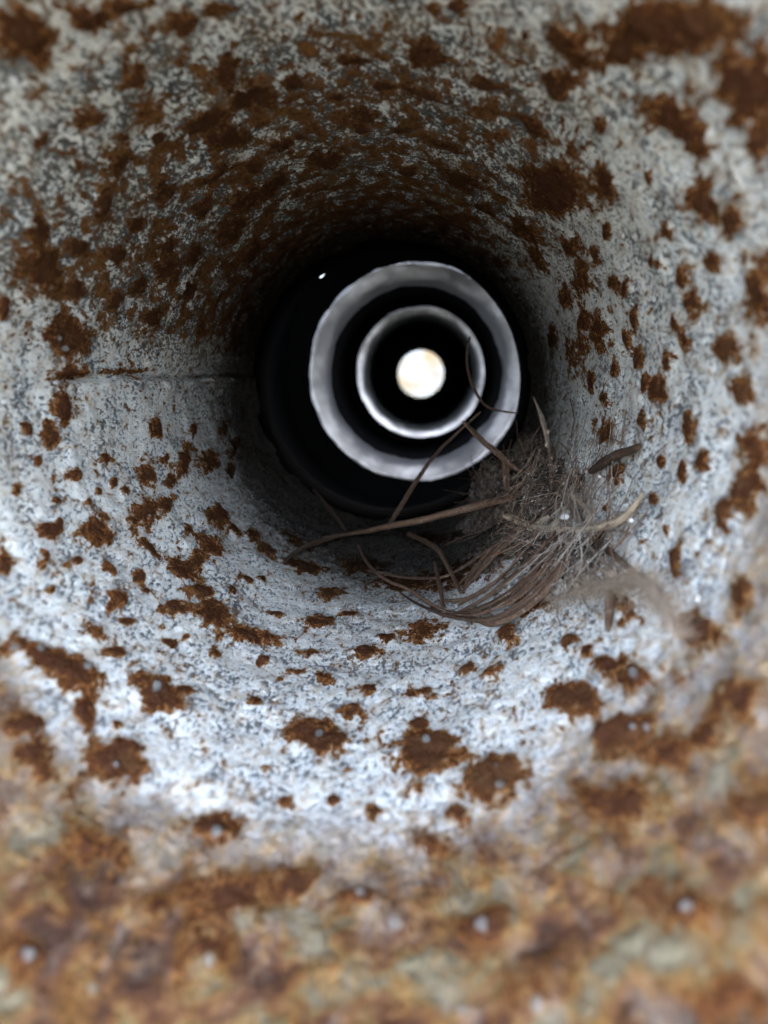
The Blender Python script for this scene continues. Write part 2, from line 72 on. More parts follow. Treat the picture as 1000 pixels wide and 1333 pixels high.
# stems: x, y, z, radius
TWIGS = {"long_stem":[[-0.5667,4.1844,-0.9541,0.00998],[-0.3792,4.6198,-1.0098,0.01497],[-0.1749,4.5,-0.9468,0.01743],[0.109,4.3,-0.8407,0.02116],[0.3897,4.1,-0.7234,0.02178],[0.6032,3.683,-0.5765,0.01555]],
"rising_stem":[[-0.2035,4.6,-0.9934,0.01239],[-0.1653,4.5,-0.8924,0.0145],[-0.0775,4.4,-0.733,0.01408],[-0.0035,4.35,-0.6072,0.01384],[0.0681,4.3,-0.4991,0.01179],[0.1746,4.3,-0.3808,0.00992],[0.35,4.3,-0.2194,0.00715]],
"hair_loop":[[0.2784,4.3,0.2068,0.00702],[0.263,4.3,0.1125,0.00793],[0.2835,4.3,-0.0261,0.00886],[0.3392,4.3,-0.1399,0.0089],[0.4069,4.25,-0.1992,0.00705],[0.55,4.2,-0.2224,0.00522]],
"knotted_twig":[[0.2443,4.3,-0.273,0.01345],[0.3457,4.2,-0.3712,0.01757],[0.4299,4.15,-0.4359,0.02175],[0.5037,4.1,-0.4993,0.01938],[0.6025,4.0,-0.5626,0.01474]],
"upright_sprig":[[0.6026,4.0,-0.1216,0.00577],[0.6383,4.0,-0.1992,0.00786],[0.6578,3.98,-0.2554,0.01073],[0.6864,3.95,-0.3763,0.00988],[0.6711,3.7968,-0.4451,0.00795],[0.6432,3.5978,-0.5054,0.00756]],
"dark_stub":[[0.7057,3.0514,-0.4017,0.01278],[0.707,2.8479,-0.3446,0.01784],[0.7128,2.6585,-0.2908,0.0166],[0.7322,2.4656,-0.236,0.0115]],
"tan_twig":[[0.4278,3.7,-0.7162,0.01182],[0.4727,3.65,-0.7218,0.01555],[0.5009,3.4909,-0.7126,0.01711],[0.5304,3.2395,-0.6783,0.0145],[0.5589,3.0214,-0.6418,0.01287],[0.6134,2.6408,-0.5596,0.01179],[0.651,2.4258,-0.4895,0.01079],[0.6773,2.3335,-0.4302,0.00836],[0.7009,2.297,-0.3643,0.00385]],
"tan_fork":[[0.5147,3.3619,-0.697,0.01433],[0.5447,3.2912,-0.6604,0.01225],[0.5719,3.215,-0.6238,0.00853]],
"tan_shoot":[[0.5541,3.0664,-0.6482,0.0098],[0.5863,3.0412,-0.6028,0.00969],[0.612,3.0352,-0.562,0.00771]],
"pale_curl":[[0.6253,3.2688,-0.5389,0.0069],[0.6379,3.1297,-0.5157,0.0099],[0.6412,2.9588,-0.5093,0.01093],[0.6399,2.7844,-0.5119,0.00942],[0.6333,2.6511,-0.5243,0.00674]],
"brown_peg":[[0.6348,3.2692,-0.5214,0.01379],[0.626,3.064,-0.5376,0.0149],[0.6168,2.8601,-0.5539,0.01516],[0.6107,2.731,-0.5642,0.0116]],
"brown_peg_two":[[0.6406,3.4769,-0.5104,0.01098],[0.6281,3.043,-0.5339,0.00965],[0.6145,2.6459,-0.5578,0.00843]],
"slant_rod":[[0.6147,2.771,-0.5905,0.00884],[0.616,2.4729,-0.5721,0.01107],[0.6185,2.2353,-0.5679,0.01099],[0.623,2.0478,-0.5602,0.00877],[0.6285,1.9659,-0.5592,0.00527]],
"root_rod":[[0.5976,2.6496,-0.5934,0.00706],[0.593,2.4232,-0.6006,0.00777],[0.5956,2.1857,-0.5965,0.00586]],
"fuzzy_leaf":[[0.4481,2.4202,-0.7666,0.00788],[0.4939,2.291,-0.6936,0.01115],[0.5238,2.1474,-0.63,0.01389],[0.5495,1.9724,-0.5644,0.01696],[0.5585,1.8058,-0.5179,0.01841],[0.5476,1.6402,-0.5028,0.01765],[0.5325,1.5081,-0.5111,0.01468],[0.526,1.4541,-0.5372,0.0079]],
"short_peg":[[0.5722,2.138,-0.6384,0.01152],[0.5575,2.0804,-0.6727,0.01351],[0.5359,1.9974,-0.7174,0.00871]],
"left_stick":[[-0.682,3.5289,-0.9376,0.00966],[-0.6458,3.8309,-0.9434,0.01336],[-0.5813,4.0913,-0.9606,0.01333],[-0.5152,4.3266,-0.9858,0.00938]],
"left_bristle":[[-0.7859,5.2973,-0.8422,0.00908],[-0.6251,4.9981,-0.9407,0.01183],[-0.4778,4.606,-0.9976,0.00896]],
"dark_post":[[0.4828,4.15,-0.4705,0.01959],[0.4868,4.12,-0.5717,0.02171],[0.4918,4.1,-0.6652,0.01736]],
"floor_peg":[[0.084,3.8293,-1.0024,0.00913],[0.0988,3.4214,-1.0029,0.01118],[0.1069,3.0685,-1.0108,0.00807]],
"floor_stem":[[-0.0757,4.6707,-1.0279,0.01258],[0.028,4.3196,-0.9972,0.01397],[0.104,3.9958,-0.9746,0.01294],[0.1549,3.5435,-0.9662,0.01153],[0.1871,3.1452,-0.9632,0.00754]],
"left_loop":[[-0.3767,4.353,-1.0386,0.00755],[-0.2817,3.9433,-1.0503,0.00859],[-0.161,3.6452,-1.0518,0.00876],[-0.0544,3.4618,-1.0406,0.00908],[0.0511,3.1626,-1.0175,0.00901],[0.129,2.952,-0.9923,0.00712]],
"cross_fibre":[[-0.2739,3.832,-1.0509,0.00669],[-0.0619,3.6583,-1.0417,0.00797],[0.1308,3.5007,-0.9863,0.00761],[0.3213,3.5496,-0.8787,0.00764],[0.4616,3.4329,-0.7536,0.00587]],
"b0":[[-0.0951,3.4314,-1.0516,0.00469],[0.0234,3.1283,-1.0248,0.00697],[0.1416,2.8737,-0.9822,0.00836],[0.2739,2.6372,-0.908,0.00901],[0.4035,2.5691,-0.8062,0.00957],[0.5039,2.5712,-0.6958,0.00863],[0.5621,2.6091,-0.6075,0.00652]],
"b1":[[0.1131,2.9581,-0.998,0.00506],[0.2288,2.7928,-0.9434,0.00716],[0.3544,2.7241,-0.856,0.00785],[0.471,2.7468,-0.7442,0.0074],[0.5539,2.8256,-0.6338,0.00612]],
"b2":[[0.0961,2.9247,-1.0038,0.00501],[0.2057,2.9034,-0.9547,0.00645],[0.3329,2.9354,-0.8767,0.00746],[0.4586,2.959,-0.7629,0.00745],[0.5605,2.9618,-0.6322,0.0064]],
"b3":[[0.1205,2.8957,-0.9901,0.00496],[0.2534,2.9165,-0.9251,0.00693],[0.3928,2.9724,-0.8268,0.00752],[0.5042,2.9816,-0.7089,0.00696],[0.5786,2.8075,-0.5988,0.00466]],
"b4":[[0.2061,2.8119,-0.9599,0.00721],[0.2731,2.6247,-0.9218,0.01033],[0.3633,2.5466,-0.8518,0.01128],[0.456,2.5311,-0.7591,0.01025],[0.5389,2.5642,-0.6536,0.00773]],
"b5":[[0.1676,3.0208,-0.9803,0.00515],[0.3121,3.0445,-0.896,0.00671],[0.4243,3.1255,-0.8066,0.00683],[0.5213,3.176,-0.6961,0.00583]],
"b6":[[0.1997,3.2462,-0.9683,0.00827],[0.2706,3.3627,-0.9265,0.01136],[0.3696,3.47,-0.8506,0.0134],[0.471,3.5071,-0.7507,0.01285],[0.5259,3.4424,-0.6837,0.00857]],
"b7":[[0.2136,3.2499,-0.9509,0.00661],[0.3084,3.4809,-0.8927,0.00879],[0.4127,3.5378,-0.8045,0.01005],[0.4947,3.4728,-0.7128,0.00751]],
"b8":[[0.189,3.1776,-0.9732,0.0054],[0.2742,3.3152,-0.9245,0.00783],[0.3933,3.4521,-0.8383,0.00868],[0.4983,3.4413,-0.7287,0.00687]],
"b9":[[0.0507,3.124,-1.0229,0.00428],[0.1752,2.9193,-0.9738,0.00499],[0.3239,2.8455,-0.8884,0.00579],[0.4449,2.8605,-0.782,0.00577],[0.5317,2.929,-0.6767,0.00488]],
"b10":[[0.1565,3.0624,-0.987,0.00469],[0.2736,3.047,-0.9248,0.0057],[0.389,3.0994,-0.8417,0.00576],[0.4865,3.2035,-0.7412,0.0048]],
"b11":[[0.2583,2.7861,-0.9279,0.00475],[0.3492,2.7039,-0.862,0.00598],[0.4487,2.6916,-0.7685,0.00634],[0.5285,2.7427,-0.6695,0.00549]],
"b12":[[0.274,2.6357,-0.9135,0.0045],[0.3802,2.5543,-0.8309,0.00606],[0.4705,2.5578,-0.7383,0.00602],[0.5441,2.6222,-0.6396,0.00483]],
"b13":[[0.1373,2.9197,-0.9913,0.00448],[0.2665,2.8139,-0.9178,0.00553],[0.3942,2.7907,-0.8198,0.00605],[0.5011,2.813,-0.7057,0.00543],[0.5689,2.8155,-0.6129,0.0042]],
"b14":[[0.1874,2.8047,-0.9674,0.00492],[0.3041,2.6551,-0.8954,0.00581],[0.4219,2.6216,-0.7929,0.00625],[0.5199,2.632,-0.6772,0.00508]],
"b15":[[0.2291,2.7161,-0.9454,0.00477],[0.325,2.591,-0.8763,0.0068],[0.4265,2.5452,-0.7839,0.00663],[0.517,2.5585,-0.6751,0.0055]],
"b16":[[0.1897,3.3236,-0.9729,0.00506],[0.2841,3.4485,-0.9154,0.00745],[0.389,3.5555,-0.8323,0.0084],[0.4841,3.4982,-0.7334,0.00672]],
"b17":[[0.086,3.1824,-1.0124,0.00487],[0.2146,3.0445,-0.9526,0.00598],[0.3515,3.0535,-0.8638,0.00661],[0.4631,3.1286,-0.7585,0.00604],[0.5321,3.1646,-0.6762,0.00472]],
"b18":[[0.2887,2.7926,-0.9105,0.00488],[0.3803,2.7707,-0.839,0.00601],[0.4769,2.8029,-0.7408,0.00603],[0.5382,2.8645,-0.6616,0.00429]]}
POINTS = {"flake":[0.6,2.9846,-0.5817],"clump":[0.6221,3.8006,-0.5991],"glint":[-0.936,7.15,0.9052]}

# ------------------------------------------------------------------ helpers
def tag(o, label, cat, group=None, kind=None):
    if label: o['label'] = label
    if cat: o['category'] = cat
    if group: o['group'] = group
    if kind: o['kind'] = kind
    return o

def empty(name, loc=(0, 0, 0)):
    o = bpy.data.objects.new(name, None)
    o.empty_display_size = 0.01
    o.location = loc
    C.objects.link(o)
    return o

def mesh_obj(name, verts, faces, mat, parent=None, smooth=True, uv=None):
    me = bpy.data.meshes.new(name)
    me.from_pydata([tuple(v) for v in verts], [], faces)
    if smooth:
        me.polygons.foreach_set('use_smooth', [True] * len(me.polygons))
    if uv is not None:
        l = me.uv_layers.new(name='UVMap')
        idx = np.empty(len(me.loops), np.int32)
        me.loops.foreach_get('vertex_index', idx)
        l.data.foreach_set('uv', np.asarray(uv, np.float32)[idx].ravel())
    me.materials.append(mat)
    me.update()
    o = bpy.data.objects.new(name, me)
    C.objects.link(o)
    if parent: o.parent = parent
    return o

def grid_obj(name, P, mat, parent=None, wrap=False, attrs=None, flip=False):
    """P: (rows, cols, 3) array; cols wrap round when wrap is set."""
    n, m = P.shape[:2]
    idx = np.arange(n * m, dtype=np.int32).reshape(n, m)
    if wrap:
        a = idx[:-1]; b = np.roll(idx, -1, 1)[:-1]; c = np.roll(idx, -1, 1)[1:]; d = idx[1:]
    else:
        a = idx[:-1, :-1]; b = idx[:-1, 1:]; c = idx[1:, 1:]; d = idx[1:, :-1]
    q = np.stack([a, b, c, d] if not flip else [d, c, b, a], -1).reshape(-1, 4)
    me = bpy.data.meshes.new(name)
    me.vertices.add(n * m)
    me.vertices.foreach_set('co', P.astype(np.float32).ravel())
    me.loops.add(q.size)
    me.loops.foreach_set('vertex_index', q.astype(np.int32).ravel())
    me.polygons.add(len(q))
    me.polygons.foreach_set('loop_start', np.arange(0, q.size, 4, dtype=np.int32))
    me.update(calc_edges=True)
    me.polygons.foreach_set('use_smooth', np.ones(len(q), bool))
    for k, v in (attrs or {}).items():
        at = me.attributes.new(k, 'FLOAT', 'POINT')
        at.data.foreach_set('value', v.astype(np.float32).ravel())
    me.materials.append(mat)
    me.update()
    o = bpy.data.objects.new(name, me)
    C.objects.link(o)
    if parent: o.parent = parent
    return o

def lattice(n, m, wrap, seed):
    return np.random.default_rng(seed).random((n, m))

def smooth_noise(T, D, ft, fd, seed):
    """periodic in T (0..1), free in D; ft lattice cells round, fd cells per unit of D"""
    ft = int(ft)
    nd = int(D.max() * fd) + 3
    L = lattice(nd, ft, True, seed)
    x = T * ft; y = (D - D.min()) * fd
    xi = np.floor(x).astype(int); yi = np.floor(y).astype(int)
    fx = x - xi; fy = y - yi
    fx = fx * fx * (3 - 2 * fx); fy = fy * fy * (3 - 2 * fy)
    x0 = xi % ft; x1 = (xi + 1) % ft
    y0 = np.clip(yi, 0, nd - 1); y1 = np.clip(yi + 1, 0, nd - 1)
    return (L[y0, x0] * (1 - fx) + L[y0, x1] * fx) * (1 - fy) + (L[y1, x0] * (1 - fx) + L[y1, x1] * fx) * fy

def fractal(T, D, ft, fd, seed, octs=4, g=0.55):
    s = 0; a = 1; t = 0
    for k in range(octs):
        s = s + a * smooth_noise(T, D, ft * 2 ** k, fd * 2 ** k, seed + k)
        t += a; a *= g
    return s / t

# ------------------------------------------------------------------ materials
class NT:
    def __init__(s, name):
        s.m = bpy.data.materials.new(name); s.m.use_nodes = True
        s.t = s.m.node_tree
        s.b = s.t.nodes['Principled BSDF']
    def n(s, typ, **kw):
        x = s.t.nodes.new(typ)
        for k, v in kw.items(): setattr(x, k, v)
        return x
    def l(s, a, b): s.t.links.new(a, b)
    def put(s, v, sock):
        if isinstance(v, (int, float)): sock.default_value = v
        elif isinstance(v, tuple): sock.default_value = v if len(v) == 4 or sock.type == 'VECTOR' else v + (1,)
        else: s.l(v, sock)
    def math(s, op, a, b=0.0, c=None, clamp=False):
        x = s.n('ShaderNodeMath', operation=op, use_clamp=clamp)
        s.put(a, x.inputs[0]); s.put(b, x.inputs[1])
        if c is not None: s.put(c, x.inputs[2])
        return x.outputs[0]
    def coords(s, scale=1 / R):
        tc = s.n('ShaderNodeTexCoord')
        v = s.n('ShaderNodeVectorMath', operation='SCALE')
        s.l(tc.outputs['Object'], v.inputs[0]); v.inputs['Scale'].default_value = scale
        return v.outputs[0]
    def noise(s, vec, scale, detail=4, rough=0.55, dist=0.0):
        x = s.n('ShaderNodeTexNoise')
        s.l(vec, x.inputs['Vector'])
        x.inputs['Scale'].default_value = scale; x.inputs['Detail'].default_value = detail
        x.inputs['Roughness'].default_value = rough; x.inputs['Distortion'].default_value = dist
        return x.outputs['Fac']
    def ss(s, v, lo, hi, a=0.0, b=1.0):
        x = s.n('ShaderNodeMapRange', interpolation_type='SMOOTHSTEP')
        s.put(v, x.inputs['Value']); s.put(lo, x.inputs['From Min']); s.put(hi, x.inputs['From Max'])
        s.put(a, x.inputs['To Min']); s.put(b, x.inputs['To Max'])
        return x.outputs['Result']
    def ramp(s, v, stops):
        x = s.n('ShaderNodeValToRGB')
        e = x.color_ramp.elements
        while len(e) < len(stops): e.new(0.5)
        for k, (p, c) in enumerate(stops):
            e[k].position = p; e[k].color = c + (1,)
        s.put(v, x.inputs[0]); return x.outputs[0]
    def mix(s, f, a, b, mode='MIX'):
        x = s.n('ShaderNodeMix', data_type='RGBA', blend_type=mode)
        s.put(f, x.inputs[0]); s.put(a, x.inputs[6]); s.put(b, x.inputs[7])
        return x.outputs[2]
    def attr(s, name):
        return s.n('ShaderNodeAttribute', attribute_name=name).outputs['Fac']
    def bump(s, h, dist, strength=1.0, prev=None):
        x = s.n('ShaderNodeBump')
        s.put(h, x.inputs['Height']); x.inputs['Distance'].default_value = dist
        x.inputs['Strength'].default_value = strength
        if prev is not None: s.l(prev, x.inputs['Normal'])
        return x.outputs[0]
    def out(s, col, rough, nrm=None, spec=0.3, metal=0.0):
        s.put(col, s.b.inputs['Base Color']); s.put(rough, s.b.inputs['Roughness'])
        s.b.inputs['Specular IOR Level'].default_value = spec
        s.put(metal, s.b.inputs['Metallic'])
        if nrm is not None: s.l(nrm, s.b.inputs['Normal'])
        return s.m

def bore_material():
    t = NT('rusty_galvanised_bore')
    P = t.coords()
    aR, aG, aB, aW = (t.attr(k) for k in ('rust', 'mouth_rust', 'nipple', 'wash'))
    # zinc: mottled white corrosion over blue grey metal
    mp = t.n('ShaderNodeMapping'); t.l(P, mp.inputs[0]); mp.inputs['Scale'].default_value = (1, 0.5, 1)
    Q = mp.outputs[0]
    n_big = t.noise(P, 4.5, 4, 0.6)
    n_mid = t.noise(Q, 17, 5, 0.62, 0.4)
    n_fine = t.noise(Q, 74, 5, 0.66, 0.3)
    v = t.math('ADD', t.math('MULTIPLY', n_fine, 1.75), t.math('MULTIPLY', n_mid, 0.70))
    v = t.math('ADD', v, t.math('MULTIPLY', n_big, 0.60))
    v = t.math('SUBTRACT', v, t.math('ADD', t.math('MULTIPLY', aW, 0.15), 0.045))
    zinc = t.ramp(t.ss(v, 1.26, 1.55), [(0.0, (0.055, 0.060, 0.061)), (0.20, (0.165, 0.180, 0.181)),
                                        (0.45, (0.34, 0.367, 0.362)), (0.72, (0.47, 0.500, 0.485)), (1.0, (0.53, 0.545, 0.505))])
    # a thin brown film in places
    n_film = t.noise(P, 6.0, 6, 0.65)
    film_or_fade = t.math('MULTIPLY', t.ss(t.math('ADD', n_film, t.math('MULTIPLY', aW, 0.12)), 0.54, 0.80), 0.34)
    zinc = t.mix(film_or_fade, zinc, (0.23, 0.165, 0.09))
    zinc = t.mix(t.math('MULTIPLY', aG, 0.75, clamp=True), zinc, (0.33, 0.355, 0.36))
    tint = t.math('MULTIPLY', t.ss(t.math('ADD', aG, t.math('MULTIPLY', t.math('SUBTRACT', n_big, 0.5), 0.8)), 0.20, 0.75), 0.85)
    zinc = t.mix(tint, zinc, (0.120, 0.080, 0.050))
    # rust patches
    n_b = t.noise(P, 7.5, 6, 0.58, 0.0)
    n_r = t.noise(Q, 30, 7, 0.70, 0.2)
    n_s = t.noise(Q, 12, 7, 0.66, 0.2)
    scatter = t.math('ADD', t.math('MULTIPLY', n_s, 1.0), t.math('MULTIPLY', t.math('SUBTRACT', aW, 0.5), 0.23))
    f_sc = t.math('SUBTRACT', scatter, 0.125)
    f = t.math('ADD', aR, t.math('MULTIPLY', t.math('ADD', t.math('SUBTRACT', n_r, 0.5), t.math('ADD', t.math('MULTIPLY', t.math('SUBTRACT', n_s, 0.5), 1.0), t.math('MULTIPLY', t.math('SUBTRACT', n_fine, 0.5), 0.45))), 1.45))
    f = t.math('MAXIMUM', f, f_sc)
    n_t = t.noise(Q, 30, 5, 0.62, 0.3)
    f = t.math('MAXIMUM', f, t.math('SUBTRACT', t.math('ADD', n_t, t.math('MULTIPLY', aW, 0.06)), 0.135))
    halo = t.math('MULTIPLY', t.math('MULTIPLY', t.ss(f, 0.29, 0.47), t.ss(n_mid, 0.30, 0.6)), t.math('ADD', 0.45, t.math('MULTIPLY', aG, 0.4)))
    halo = t.math('MULTIPLY', halo, t.math('SUBTRACT', 1.0, t.math('MULTIPLY', aW, 0.75), clamp=True))
    col = t.mix(halo, zinc, (0.29, 0.185, 0.070))
    mask = t.ss(f, t.math('SUBTRACT', 0.46, t.math('MULTIPLY', aG, 0.10)), t.math('ADD', 0.53, t.math('MULTIPLY', aG, 0.22)))
    depth = t.ss(t.math('ADD', f, t.math('MULTIPLY', t.math('SUBTRACT', n_fine, 0.5), 0.7)), 0.45, 0.95)
    rust = t.ramp(depth, [(0.0, (0.215, 0.108, 0.036)), (0.22, (0.145, 0.060, 0.0185)), (0.46, (0.072, 0.0285, 0.0108)), (0.72, (0.034, 0.0135, 0.0064)), (1.0, (0.046, 0.0195, 0.0105))])
    grit = t.ss(t.noise(P, 48, 4, 0.6), 0.58, 0.70)
    rust = t.mix(t.math('MULTIPLY', grit, 0.32), rust, (0.15, 0.090, 0.042))
    rust = t.mix(t.math('MULTIPLY', t.math('SUBTRACT', 1.0, t.math('MAXIMUM', aW, t.math('MULTIPLY', depth, 0.85)), clamp=True), t.ss(t.noise(P, 5, 4, 0.6), 0.40, 0.62, 0.05, 0.55)), rust, (0.122, 0.046, 0.0160))
    rust = t.mix(t.math('MULTIPLY', t.ss(n_b, 0.50, 0.62), 0.22), rust, (0.10, 0.056, 0.022))
    rust = t.mix(t.math('MULTIPLY', aW, 0.55, clamp=True), rust, (0.040, 0.0185, 0.0090))
    # heavy rust at the mouth: ochre, brown, olive and grey scale
    n_c = t.noise(P, 8, 4, 0.55, 0.2)
    scale_col = t.ramp(n_b, [(0.38, (0.024, 0.0100, 0.0060)), (0.46, (0.052, 0.020, 0.0085)), (0.51, (0.088, 0.041, 0.0150)),
                             (0.55, (0.095, 0.060, 0.021)), (0.60, (0.068, 0.056, 0.034)), (0.69, (0.135, 0.120, 0.075))])
    ochre = t.ss(n_c, 0.55, 0.68)
    scale_col = t.mix(t.math('MULTIPLY', ochre, 0.5), scale_col, (0.115, 0.054, 0.0115))
    bmask = t.ss(t.math('ADD', aG, t.math('MULTIPLY', t.math('SUBTRACT', n_s, 0.5), 1.6)), 0.33, 0.92)
    col = t.mix(t.math('MULTIPLY', bmask, 0.92), col, scale_col)
    col = t.mix(mask, col, rust)
    # painted shade toward the inner end, plus brown film on the floor
    aS = t.attr('shade_film')
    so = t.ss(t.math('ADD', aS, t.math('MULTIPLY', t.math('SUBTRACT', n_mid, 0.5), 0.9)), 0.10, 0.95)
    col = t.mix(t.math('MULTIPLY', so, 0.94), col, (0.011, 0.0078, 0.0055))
    # bare nipples
    nm = t.ss(t.math('ADD', aB, t.math('MULTIPLY', t.math('SUBTRACT', n_r, 0.5), 1.3)), 0.46, 0.72)
    col = t.mix(t.math('MULTIPLY', nm, t.math('SUBTRACT', 0.85, t.math('MULTIPLY', aG, 0.4))), col, (0.15, 0.158, 0.148))
    h = t.math('ADD', t.math('MULTIPLY', n_fine, 0.7), t.math('MULTIPLY', n_mid, 0.8))
    h = t.math('ADD', h, t.math('MULTIPLY', mask, t.math('MULTIPLY', n_r, 0.5)))
    nr = t.bump(h, 0.036 * R, 0.95)
    rough = t.mix(mask, (0.5, 0.5, 0.5), (0.8, 0.8, 0.8))
    dull = t.math('MAXIMUM', t.math('MAXIMUM', mask, bmask), t.math('MAXIMUM', aW, t.math('MULTIPLY', so, 1.2)), clamp=True)
    sp = t.ss(dull, 0.0, 0.9, 0.34, 0.0)
    m_ = t.out(col, rough, nr, 0.3)
    t.l(sp, t.b.inputs['Specular IOR Level'])
    return m_

def paint_material(name, col, rough=0.9, spec=0.05, var=0.3, scale=12, bump=0.004):
    t = NT(name)
    P = t.coords()
    n = t.noise(P, scale, 6, 0.65)
    lo = tuple(c * (1 - var) for c in col); hi = tuple(min(1, c * (1 + var)) for c in col)
    c = t.ramp(n, [(0.3, lo), (0.7, hi)])
    return t.out(c, rough, t.bump(n, bump * R), spec)

def collar_material(name, k0):
    t = NT(name)
    P = t.coords()
    sx = t.n('ShaderNodeMapping'); t.l(P, sx.inputs[0]); sx.inputs['Scale'].default_value = (1, 0.25, 1)
    n = t.noise(sx.outputs[0], 5, 6, 0.6); k = t.noise(P, 1.15, 4, 0.55)
    c = t.ramp(t.math('ADD', t.math('MULTIPLY', n, 0.35), t.math('MULTIPLY', k, 0.65)),
               [(0.40, (0.012 * k0, 0.0115 * k0, 0.0105 * k0)), (0.5, (0.046 * k0, 0.0445 * k0, 0.0405 * k0)), (0.60, (0.093 * k0, 0.091 * k0, 0.086 * k0))])
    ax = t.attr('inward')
    film_or_fade = t.ss(t.math('ADD', ax, t.math('MULTIPLY', t.math('SUBTRACT', t.noise(P, 4, 6, 0.65), 0.5), 0.9)), 0.35, 0.85)  # painted falloff: the collar darkens inward as its light fades
    c = t.mix(film_or_fade, c, (0.006, 0.006, 0.006))
    return t.out(c, 0.55, t.bump(n, 0.01 * R), 0.25)

def stem_material(name, dark, light, scale=1.0, dust=0.25):
    t = NT(name)
    uv = t.n('ShaderNodeTexCoord').outputs['UV']
    mp = t.n('ShaderNodeMapping'); t.l(uv, mp.inputs[0]); mp.inputs['Scale'].default_value = (7, 0.9, 1)
    P = t.coords()
    streak = t.noise(mp.outputs[0], 1.6, 5, 0.6, 0.3)
    n = t.noise(P, 30, 5, 0.65)
    c = t.ramp(t.math('ADD', t.math('MULTIPLY', streak, 0.7), t.math('MULTIPLY', n, 0.3)), [(0.34, dark), (0.62, light)])
    d = t.math('MULTIPLY', t.ss(t.noise(P, 46, 4, 0.7), 0.55, 0.66), dust)
    c = t.mix(d, c, (0.42, 0.39, 0.35))
    return t.out(c, 0.75, t.bump(streak, 0.02 * R, 0.8), 0.04)

def dust_material():
    t = NT('grey_dust')
    P = t.coords()
    n = t.noise(P, 22, 7, 0.7, 0.3); k = t.noise(P, 70, 4, 0.6); b = t.noise(P, 7, 3, 0.5)
    c = t.ramp(t.math('ADD', t.math('MULTIPLY', n, 0.7), t.math('MULTIPLY', b, 0.3)),
               [(0.38, (0.016, 0.012, 0.009)), (0.5, (0.055, 0.044, 0.034)), (0.64, (0.13, 0.115, 0.098))])
    c = t.mix(t.ss(k, 0.62, 0.70), c, (0.34, 0.33, 0.30))
    h = t.math('ADD', n, t.math('MULTIPLY', k, 0.5))
    return t.out(c, 0.95, t.bump(h, 0.03 * R), 0.0)

M_bore = bore_material()
M_outer = paint_material('weathered_steel', (0.20, 0.16, 0.13), 0.8, 0.2)
M_black = paint_material('unlit_black', (0.0013, 0.0013, 0.0013), 1.0, 0.0)  # near-zero colour standing in for unlit depth
M_dark = paint_material('unlit_bore_grey', (0.011, 0.012, 0.011), 1.0, 0.0)  # dark tone painted in where light fades down the far bore
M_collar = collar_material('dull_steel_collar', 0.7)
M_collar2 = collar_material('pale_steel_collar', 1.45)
M_brown = stem_material('brown_stem', (0.022, 0.0125, 0.0078), (0.140, 0.086, 0.054))
M_dark_stem = stem_material('dark_stem', (0.016, 0.010, 0.007), (0.085, 0.053, 0.035), dust=0.12)
M_tan = stem_material('tan_stem', (0.15, 0.108, 0.066), (0.40, 0.315, 0.215), dust=0.3)
M_grey = stem_material('grey_stem', (0.055, 0.041, 0.030), (0.22, 0.175, 0.135))
M_dust = dust_material()
M_wisp = paint_material('dusty_wisp', (0.19, 0.170, 0.142), 0.95, 0.0, 0.4, 30)
M_flake = paint_material('white_flake', (0.33, 0.325, 0.30), 0.7, 0.2, 0.15, 30)
M_glint = paint_material('glint_white', (0.80, 0.81, 0.80), 0.5, 0.4, 0.05, 20)
M_lint = paint_material('pale_lint', (0.165, 0.130, 0.095), 0.9, 0.0, 0.3, 40)

# ------------------------------------------------------------------ the ground the pipe lies above
M_ground = paint_material('dusty_ground', (0.066, 0.069, 0.066), 0.9, 0.1, 0.35, 2)
g = tag(mesh_obj('ground', [(-60, -60, -0.5), (60, -60, -0.5), (60, 60, -0.5), (-60, 60, -0.5)], [(0, 1, 2, 3)], M_ground), 'bare dusty ground below the pipe', None, kind='structure')

# ------------------------------------------------------------------ the near pipe
D0, D1 = 0.42, 5.75
NT_, ND_ = 1300, 600
th = np.linspace(-math.pi, math.pi, NT_, endpoint=False)
dd = D0 * (D1 / D0) ** np.linspace(0, 1, ND_)
T, D = np.meshgrid(th, dd)
TN = (T + math.pi) / (2 * math.pi)
rust = np.zeros_like(T)
for (t0, d0, a, b, c, wgt) in SPOTS:
    r_t = 2.4 * math.sqrt(c / max(1e-9, a * c - b * b)); r_d = 2.4 * math.sqrt(a / max(1e-9, a * c - b * b))
    i0, i1 = np.searchsorted(dd, (d0 - r_d, d0 + r_d))
    dt = (th - t0 + math.pi) % (2 * math.pi) - math.pi
    js = np.nonzero(np.abs(dt) < r_t)[0]
    if i1 <= i0 or len(js) == 0: continue
    x = dt[js][None, :]; y = (dd[i0:i1] - d0)[:, None]
    q = a * x * x + 2 * b * x * y + c * y * y
    v = wgt * np.exp(-0.72 * (1.25 * q) ** 0.7)
    sub = rust[i0:i1][:, js]
    rust[i0:i1, js] = np.maximum(sub, v) + 0.25 * np.minimum(sub, v)
rust = np.clip(rust, 0, 1.4)
nip = np.zeros_like(T)
for (t0, d0, a, b, c, wgt) in DOTS:
    dt = (th - t0 + math.pi) % (2 * math.pi) - math.pi
    a, b, c = a * 1.7, b * 1.7, c * 1.7
    q = a * dt[None, :] ** 2 + 2 * b * dt[None, :] * (dd - d0)[:, None] + c * ((dd - d0) ** 2)[:, None]
    nip = np.maximum(nip, np.exp(-0.7 * np.minimum(q, 40)))
bt = np.array([p[0] for p in BAND]); bd = np.array([p[1] for p in BAND])
edge = np.interp(th, np.concatenate([bt - 2 * math.pi, bt, bt + 2 * math.pi]), np.concatenate([bd, bd, bd]))
k = np.hanning(61); k /= k.sum()
edge = np.convolve(np.concatenate([edge[-60:], edge, edge[:60]]), k, 'same')[60:-60]
